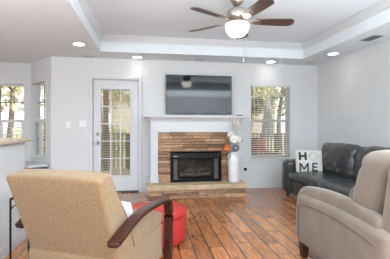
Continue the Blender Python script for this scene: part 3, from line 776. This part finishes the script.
# ------------------------------------------------------------------ red ottoman
ot = thing('ottoman', 'round red leather storage ottoman on the floor in front of the armchair', 'ottoman', (.085, 3.20, 0))
bm = NB(); lathe(bm, [(0, .028), (.300, .028), (.312, .04), (.316, .10), (.318, .20), (.316, .275), (.31, .285), (0, .285)], 56); obj('body', bm, M['red'], ot, True)
bm = NB(); lathe(bm, [(0, .286), (.318, .286), (.326, .295), (.327, .318), (.318, .338), (.30, .350), (.22, .366), (.10, .374), (0, .376)], 56); obj('lid', bm, M['red'], ot, True)
bm = NB(); lathe(bm, [(.322, .332), (.328, .337), (.324, .344), (.314, .342)], 56, cap=False); obj('piping', bm, M['red'], ot, True)
for k in range(4):
    a = PI / 4 + k * PI / 2; bm = NB(); lathe(bm, [(0, .0005), (.02, .0005), (.024, .028), (0, .028)], 14, c=(.24 * math.cos(a), .24 * math.sin(a), 0)); obj('foot', bm, M['darkwood'], ot, True)

# ------------------------------------------------------------------ black side table
st = thing('side_table', 'slim black metal side table between the half wall and the tan armchair', 'side table', (-.985, 2.905, 0), 0)
bm = NB(); 
for (x0, x1, y0, y1) in ((-.155, .155, -.20, -.19), (-.155, .155, .19, .20), (-.155, -.145, -.19, .19), (.145, .155, -.19, .19)): box(bm, x0, x1, y0, y1, .60, .612)
obj('top_frame', bm, M['black'], st, bevel=.002)
bm = NB(); box(bm, -.1445, .1445, -.1895, .1895, .603, .609); obj('glass_top', bm, M['glass'], st)
for sx in (-1, 1):
    for sy in (-1, 1):
        bm = NB(); box(bm, sx * .149 - .006, sx * .149 + .006, sy * .194 - .006, sy * .194 + .006, .0005, .5995); lg = obj('leg', bm, M['black'], st)
        bm = NB(); tube(bm, smoothpath([(sx * .149, sy * .194, .50), (sx * .135, sy * .194, .545), (sx * .09, sy * .194, .555), (sx * .06, sy * .194, .597)], 2), .005, 6); obj('scroll_brace', bm, M['black'], lg, True)
# ------------------------------------------------------------------ taupe recliner
rc = thing('recliner', 'taupe suede recliner in the right foreground, facing the fireplace wall', 'recliner', (1.708, 2.1, 0))
def arm_fn(s):
    def f(v):
        w = v.copy()
        if v.z > .05:
            k = (v.z - .05) / .22
            w.z += .045 * k * math.cos((v.y - .05) * 2.6) - .02 * k
        return w
    return f
for s in (-1, 1):
    xc = s * .27
    bm = NB(); rbox(bm, (xc, .0, .365), (.070, .535, .225), .05, bulge=(.006, 0, 0), mid=10, fn=arm_fn(s)); a = obj('arm', bm, M['suede'], rc, True)
    # padded roll that runs down the front and back along the top
    P = smoothpath([(xc, .52, .175), (xc, .525, .40), (xc, .515, .52), (xc, .47, .575), (xc, .36, .60), (xc, .10, .622), (xc, -.20, .610), (xc, -.45, .565)], 2)
    bm = NB(); n = len(P); e = []
    for i in range(24):
        t = 2 * PI * i / 24; e.append((.082 * math.copysign(abs(math.cos(t)) ** .6, math.cos(t)), .042 * math.copysign(abs(math.sin(t)) ** .7, math.sin(t))))
    sweep(bm, P, [[(u * (1 if 0 < i < n - 1 else .8), v * (1 if 0 < i < n - 1 else .6)) for u, v in e] for i in range(n)], Vector((1, 0, 0)))
    obj('arm_pad', bm, M['suede'], rc, True)
    Q = [(xc + s * .077, p.y - (.05 if p.z < .56 else .0), p.z - (.0 if p.z < .56 else .085)) for p in P if p.z < .52 or p.y < .42]
    bm = NB(); tube(bm, smoothpath(Q, 1), .0028, 6); obj('seam', bm, M['pipe'], a, True)
bm = NB(); rbox(bm, (0, .0, .26), (.195, .50, .10), .03, mid=4); obj('seat_frame', bm, M['suede'], rc, True)
bm = NB(); rbox(bm, (0, .12, .43), (.193, .40, .075), .05, bulge=(0, .01, .025), mid=8); obj('seat_cushion', bm, M['suede'], rc, True)
bm = NB(); rbox(bm, (0, .535, .29), (.193, .03, .14), .025, bulge=(0, .015, 0), mid=6); obj('footrest', bm, M['suede'], rc, True)
def rb(v):
    t = (v.z + .27) / .54
    w = v.copy(); w.y += -.13 * t + .03 * math.sin(PI * t) + .02
    fr = max(0, min(1, .5 + v.y / .26)); w.y += .020 * math.cos(v.x * 9) * fr
    # tufted dip near the top
    d = math.exp(-((t - .80) / .05) ** 2); w.y -= .020 * d * fr
    w += Vector((0, 1, 0)) * noise.noise(v * 7) * .008
    return w
bm = NB(); rbox(bm, (0, -.25, .78), (.265, .13, .265), .075, bulge=(.025, .03, .015), mid=12, fn=rb); obj('back_cushion', bm, M['suede'], rc, True)
bm = NB(); rbox(bm, (0, -.445, .63), (.275, .075, .36), .05, bulge=(.01, .02, 0), mid=8, fn=lambda v: v + Vector((0, -.10 * (v.z + .36) / .72, 0))); obj('back_shell', bm, M['suede'], rc, True)
for sx in (-1, 1):
    for sy in (-1, 1):
        bm = NB(); x = sx * .28; y = sy * .47 + .02
        vs = []
        for (zz, hf) in ((.0005, .025), (.155, .038)): vs.append([bm.verts.new((x + a * hf, y + b * hf, zz)) for a, b in ((-1, -1), (1, -1), (1, 1), (-1, 1))])
        for i in range(4): bm.faces.new((vs[0][i], vs[0][(i + 1) % 4], vs[1][(i + 1) % 4], vs[1][i]))
        bm.faces.new(vs[0]); bm.faces.new(vs[1]); obj('leg', bm, M['darkwood'], rc, bevel=.004)
bp_ = thing('blue_pillow', 'small blue and white woven pillow wedged beside the recliner back', 'pillow')
bm = NB(); pillow_bm(bm, .12, .10, .04, Matrix.Translation((1.70, 2.10, .60)) @ Matrix.Rotation(math.radians(-18), 4, 'X'), 14); obj('cover', bm, M['blue'], bp_, True)

# ------------------------------------------------------------------ charcoal leather sofa along the right wall
sf = thing('leather_sofa', 'charcoal leather three seat sofa along the right wall beyond the recliner', 'sofa', (2.81, 3.47, 0))
def wr(amp, sc):
    def f(v):
        n = noise.noise(Vector((v.x * sc, v.y * sc, v.z * sc * 1.6 + 3.1))) * amp + abs(noise.noise(v * sc * 2.2)) * amp * .8
        return v * (1 + n)
    return f
bm = NB(); rbox(bm, (.02, 0, .20), (.45, 1.33, .12), .03, mid=8); obj('base', bm, M['leather'], sf, True)
for s in (-1, 1):
    bm = NB(); rbox(bm, (.0, s * 1.43, .345), (.475, .115, .285), .06, bulge=(.015, .02, .015), mid=10, fn=wr(.012, 3.5)); obj('arm', bm, M['leather'], sf, True)
bm = NB(); rbox(bm, (.40, 0, .49), (.085, 1.315, .33), .05, mid=10); obj('back_frame', bm, M['leather'], sf, True)
for i in range(3):
    yc = (i - 1) * .872
    bm = NB(); rbox(bm, (-.135, yc, .385), (.335, .432, .068), .05, bulge=(.02, 0, .03), mid=14, fn=wr(.016, 4)); obj('seat_cushion', bm, M['leather'], sf, True)
    bm = NB(); mt = Matrix.Translation((.205, yc, .667)) @ Matrix.Rotation(math.radians(9), 4, 'Y')
    o_ = Vector((i * 2.1, i, 0))
    def bf(v, o_=o_):
        n = noise.noise(v * 4.5 + o_) * .024 + abs(noise.noise(Vector((v.x, v.y * 8 + v.z * 5, v.z * 7 - v.y * 4)) + o_)) * .03
        w = v.copy(); w.x += -n if v.x < 0 else 0; w.z += noise.noise(v * 5 + o_) * .012
        return w
    rbox(bm, (0, 0, 0), (.105, .430, .255), .085, bulge=(.055, .005, .025), mid=18, k=4, fn=bf, mt=mt); obj('back_cushion', bm, M['leather'], sf, True)
    bm = NB(); tube(bm, [(-.462, yc - .40, .325), (-.464, yc, .325), (-.462, yc + .40, .325)], .005, 6); obj('piping', bm, M['leather'], sf, True)
for x in (-.40, .40):
    for y in (-1.45, 1.45):
        bm = NB(); lathe(bm, [(0, .0005), (.024, .0005), (.032, .075), (0, .075)], 14, c=(x, y, 0)); obj('foot', bm, M['darkwood'], sf, True)

# HOME pillow
hp = thing('home_pillow', 'white square pillow with dark letters HOME on the far end of the leather sofa', 'pillow', (2.645, 4.64, .620), math.radians(-18))
tilt = Matrix.Rotation(math.radians(-13), 4, 'X')
PW, PH, PT = .220, .198, .075
bm = NB(); Pf = pillow_bm(bm, PW, PH, PT, tilt); obj('cover', bm, M['canvas'], hp, True)
def pil_surf(x, z, off):
    u = max(-.97, min(.97, x / PW)); v = max(-.97, min(.97, z / PH))
    return tilt @ Vector((x, -PT * ((1 - u * u) * (1 - v * v)) ** .42 - off, z))
def stroke(bm, x0, z0, x1, z1, w):
    n = 10; d = Vector((x1 - x0, z1 - z0)); d.normalize(); p = Vector((-d.y, d.x)) * w / 2
    rows = []
    for i in range(n + 1):
        t = i / n; cx, cz = x0 + (x1 - x0) * t, z0 + (z1 - z0) * t
        rows.append([[bm.verts.new(pil_surf(cx + p.x * q, cz + p.y * q, off)) for q in (-1, 0, 1)] for off in (.001, .005)])
    for a, b in zip(rows, rows[1:]):
        for l in (0, 1):
            for q in (0, 1): bm.faces.new((a[l][q], a[l][q + 1], b[l][q + 1], b[l][q]))
        for q in (0, 2): bm.faces.new((a[0][q], a[1][q], b[1][q], b[0][q]))
    for r in (rows[0], rows[-1]):
        for q in (0, 1): bm.faces.new((r[0][q], r[0][q + 1], r[1][q + 1], r[1][q]))
def letters(lab, segs, w=.035, m='ink'):
    bm = NB()
    for s in segs: stroke(bm, *s, w)
    obj('letter', bm, M[m], hp)['label'] = lab
t0, t1, b0, b1 = .018, .152, -.160, -.026
letters('dark letter H', [(-.150, t0, -.150, t1), (-.062, t0, -.062, t1), (-.150, (t0 + t1) / 2, -.062, (t0 + t1) / 2)])
letters('dark letter M', [(-.150, b0, -.150, b1), (-.030, b0, -.030, b1), (-.150, b1 - .008, -.090, b0 + .03), (-.030, b1 - .008, -.090, b0 + .03)], .025)
letters('dark letter E', [(.045, b0, .045, b1), (.045, b1 - .012, .125, b1 - .012), (.045, (b0 + b1) / 2, .115, (b0 + b1) / 2), (.045, b0 + .012, .125, b0 + .012)], .024)
cx, cz, rr = .060, .082, .060
ring = [(cx + rr * math.cos(2 * PI * i / 20), cz + rr * math.sin(2 * PI * i / 20)) for i in range(21)]
letters('grey wreath forming the letter O', [(*a, *b) for a, b in zip(ring, ring[1:])] + [(cx + rr * math.cos(t), cz + rr * math.sin(t), cx + (rr + .014) * math.cos(t + .2), cz + (rr + .014) * math.sin(t + .2)) for t in [2 * PI * i / 14 for i in range(14)]], .010, 'greyink')

# ------------------------------------------------------------------ outside
bm = NB(); box(bm, -30, 30, 6.60, 60, -.35, -.22); S('ground', bm, M['lawn'])
bm = NB(); box(bm, -2.4, 6.0, 6.62, 9.6, -.20, -.10); S('patio_deck', bm, M['deck'])
dk = thing('deck_railing', 'dark brown wooden deck railing seen through the glazed door', 'railing', (0, 9.4, -.10))
for x in (-2.2, -.6, 1.0, 2.6, 4.2, 5.8):
    bm = NB(); box(bm, x - .05, x + .05, -.05, .05, .0005, 1.05); obj('post', bm, M['rail'], dk)
bm = NB(); box(bm, -2.25, 5.85, -.06, .06, 1.0505, 1.09); obj('handrail', bm, M['rail'], dk)
bm = NB(); x = -2.1
while x < 5.75: box(bm, x - .018, x + .018, -.018, .018, .05, 1.05); x += .12
obj('pickets', bm, M['rail'], dk)['kind'] = 'stuff'
bm = NB(); box(bm, -1.30, -1.16, 9.1, 9.24, -.0995, 3.0); tag(obj('porch_post', bm, M['rail']), 'tall brown porch post behind the glazed door', 'post')
def leafcloud(bm, c, rad, n, size, rnd):
    for _ in range(n):
        while True:
            p = Vector((rnd.uniform(-1, 1), rnd.uniform(-1, 1), rnd.uniform(-1, 1)))
            if p.length < 1: break
        p = Vector(c) + Vector((p.x * rad[0], p.y * rad[1], p.z * rad[2]))
        a = Vector((rnd.uniform(-1, 1), rnd.uniform(-1, 1), rnd.uniform(-1, 1))).normalized(); b = a.orthogonal().normalized(); s = size * rnd.uniform(.6, 1.3)
        bm.faces.new([bm.verts.new(p + a * s), bm.verts.new(p + b * s * .5), bm.verts.new(p - a * s), bm.verts.new(p - b * s * .5)])
def tree(label, x, y, h, rad, m, seed, name='tree', n=900):
    rnd = random.Random(seed); t = thing(name, label, 'tree', (x, y, -.22), 0, 'trees beyond the windows')
    bm = NB(); P = smoothpath([(0, 0, 0), (rnd.uniform(-.2, .2), 0, h * .3), (rnd.uniform(-.3, .3), 0, h * .6), (0, 0, h * .85)], 2); tube(bm, P, [.16 * (1 - .7 * i / len(P)) for i in range(len(P))], 8)
    for k in range(6):
        a = rnd.uniform(0, 2 * PI); q = P[len(P) // 2 + k % 4]; tube(bm, smoothpath([q, q + Vector((math.cos(a) * .6, math.sin(a) * .6, .5)), q + Vector((math.cos(a) * 1.3, math.sin(a) * 1.3, 1.2))], 1), .04, 6)
    obj('trunk', bm, M['bark'], t, True)
    bm = NB(); leafcloud(bm, (0, 0, h * .68), (rad, rad, h * .36), n, .16, rnd); obj('foliage', bm, m, t)
tree('green leafed tree seen in the left pane of the breakfast window', -11.0, 18.5, 6.0, 2.0, M['leaf'], 1)
tree('yellow autumn tree seen in the breakfast window beside the bay', -6.4, 15.0, 6.2, 1.9, M['leafy'], 2)
tree('yellow green tree seen through the narrow bay window', -7.0, 25.0, 7.5, 2.3, M['leafy'], 3)
tree('yellow tree seen through the left half of the glazed door', -2.6, 18.0, 6.5, 1.6, M['leafy'], 4)
tree('tree with sparse leaves seen through the right half of the glazed door', -.2, 14.5, 6.0, 1.5, M['leaf'], 5, n=500)
tree('pale autumn tree seen through the left of the blind covered window', 4.6, 13.5, 6.0, 1.5, M['leafy'], 6)
tree('green tree seen through the right of the blind covered window', 7.9, 17.2, 6.5, 1.7, M['leaf'], 8)
for (x, y, r, m, sd, lab) in ((-7.4, 12.5, 1.0, 'leaf', 11, 'round green bush below the breakfast window trees'), (-4.3, 13.0, 1.1, 'leafy', 12, 'yellow bush seen low through the bay window'), (-1.6, 12.5, .9, 'leaf', 13, 'green bush behind the deck railing'), (3.6, 12.2, .9, 'leaf', 14, 'green bush behind the patio armchair')):
    t = thing('bush', lab, 'bush', (x, y, -.22), 0, 'bushes in the yard'); rnd = random.Random(sd)
    bm = NB(); tube(bm, [(0, 0, 0), (0, 0, r)], .04, 6); obj('stem', bm, M['bark'], t, True)
    bm = NB(); leafcloud(bm, (0, 0, r * .85), (r, r, r * .8), 700, .09, rnd); obj('foliage', bm, M[m], t)
M['siding'] = mat('beige_siding', (.62, .54, .45), .8, vary=.06, vscale=3, stretch=(1, 1, 12))
M['shingle'] = mat('grey_shingle', (.30, .28, .26), .9, vary=.2)
nh = thing('neighbour_house', 'beige sided house beyond the yard, seen through the door and window blinds', 'house', (3.0, 21.5, -.22))
bm = NB(); box(bm, -5.5, 6.5, 0, 6, 0, 3.6); obj('wall', bm, M['siding'], nh)
bm = NB(); prism(bm, [(-.6, 3.6), (6.6, 3.6), (3, 5.6)], -5.9, 6.9, 'x'); obj('roof', bm, M['shingle'], nh)
for x in (-3.6, -.6, 2.4):
    bm = NB(); wall_with_hole(bm, x - .6, x + .6, -.06, -.001, 1.0, 2.5, [(x - .5, x + .5, 1.1, 2.4)]); w_ = obj('window', bm, M['trim'], nh)
    bm = NB(); box(bm, x - .5, x + .5, -.03, -.002, 1.1, 2.4); obj('pane', bm, M['ventdark'], w_)
# patio furniture behind the right-hand window
pc = thing('patio_armchair', 'brown wicker patio armchair with red cushions outside the window', 'armchair', (2.85, 7.35, -.10), math.radians(10))
bm = NB(); rbox(bm, (0, 0, .30), (.36, .34, .12), .03, mid=3); obj('seat_frame', bm, M['wicker'], pc, True)
bm = NB(); rbox(bm, (0, .33, .60), (.36, .05, .40), .04, mid=3); obj('backrest', bm, M['wicker'], pc, True)
bm = NB(); rbox(bm, (0, -.03, .49), (.28, .29, .065), .05, mid=4); obj('seat_cushion', bm, M['redcush'], pc, True)
bm = NB(); rbox(bm, (0, .235, .74), (.27, .06, .22), .05, mid=4); obj('back_cushion', bm, M['redcush'], pc, True)
for s in (-1, 1):
    bm = NB(); rbox(bm, (s * .345, 0, .52), (.045, .33, .12), .03, mid=3); obj('arm', bm, M['wicker'], pc, True)
    for y in (-.28, .28):
        bm = NB(); box(bm, s * .30 - .025, s * .30 + .025, y - .025, y + .025, .0005, .18); obj('leg', bm, M['wicker'], pc)
um = thing('patio_umbrella', 'folded grey patio umbrella standing outside the window', 'umbrella', (3.55, 8.55, -.10))
bm = NB(); lathe(bm, [(0, .0005), (.24, .0005), (.23, .05), (.06, .09), (0, .09)], 24); obj('base', bm, M['black'], um, True)
bm = NB(); lathe(bm, [(.022, .09), (.022, 2.35)], 12); obj('pole', bm, M['rail'], um, True)
bm = NB(); lathe(bm, [(.023, .95), (.17, .98), (.15, 1.3), (.10, 1.75), (.04, 2.25), (.023, 2.28)], 32, flute=.22, fn=8); obj('canopy', bm, M['greycloth'], um, True)
hb = thing('hanging_basket', 'hanging basket of trailing green leaves outside the left of the window', 'plant', (2.54, 6.78, 1.56))
bm = NB(); lathe(bm, [(0, 0), (.09, .005), (.12, .09), (.125, .10), (0, .10)], 20); obj('basket', bm, M['pot'], hb, True)
bm = NB(); leafcloud(bm, (0, 0, .13), (.19, .19, .24), 420, .038, random.Random(3)); obj('foliage', bm, M['leaf'], hb)
for k in range(3):
    a = k * 2 * PI / 3; bm = NB(); tube(bm, [(.12 * math.cos(a), .12 * math.sin(a), .10), (0, 0, .55), (0, 0, 1.2)], .003, 5); obj('hanger', bm, M['black'], hb)
bm = NB(); box(bm, -2.4, 6.0, 6.6, 7.2, 2.66, 2.75); S('porch_eave', bm, M['trim'])
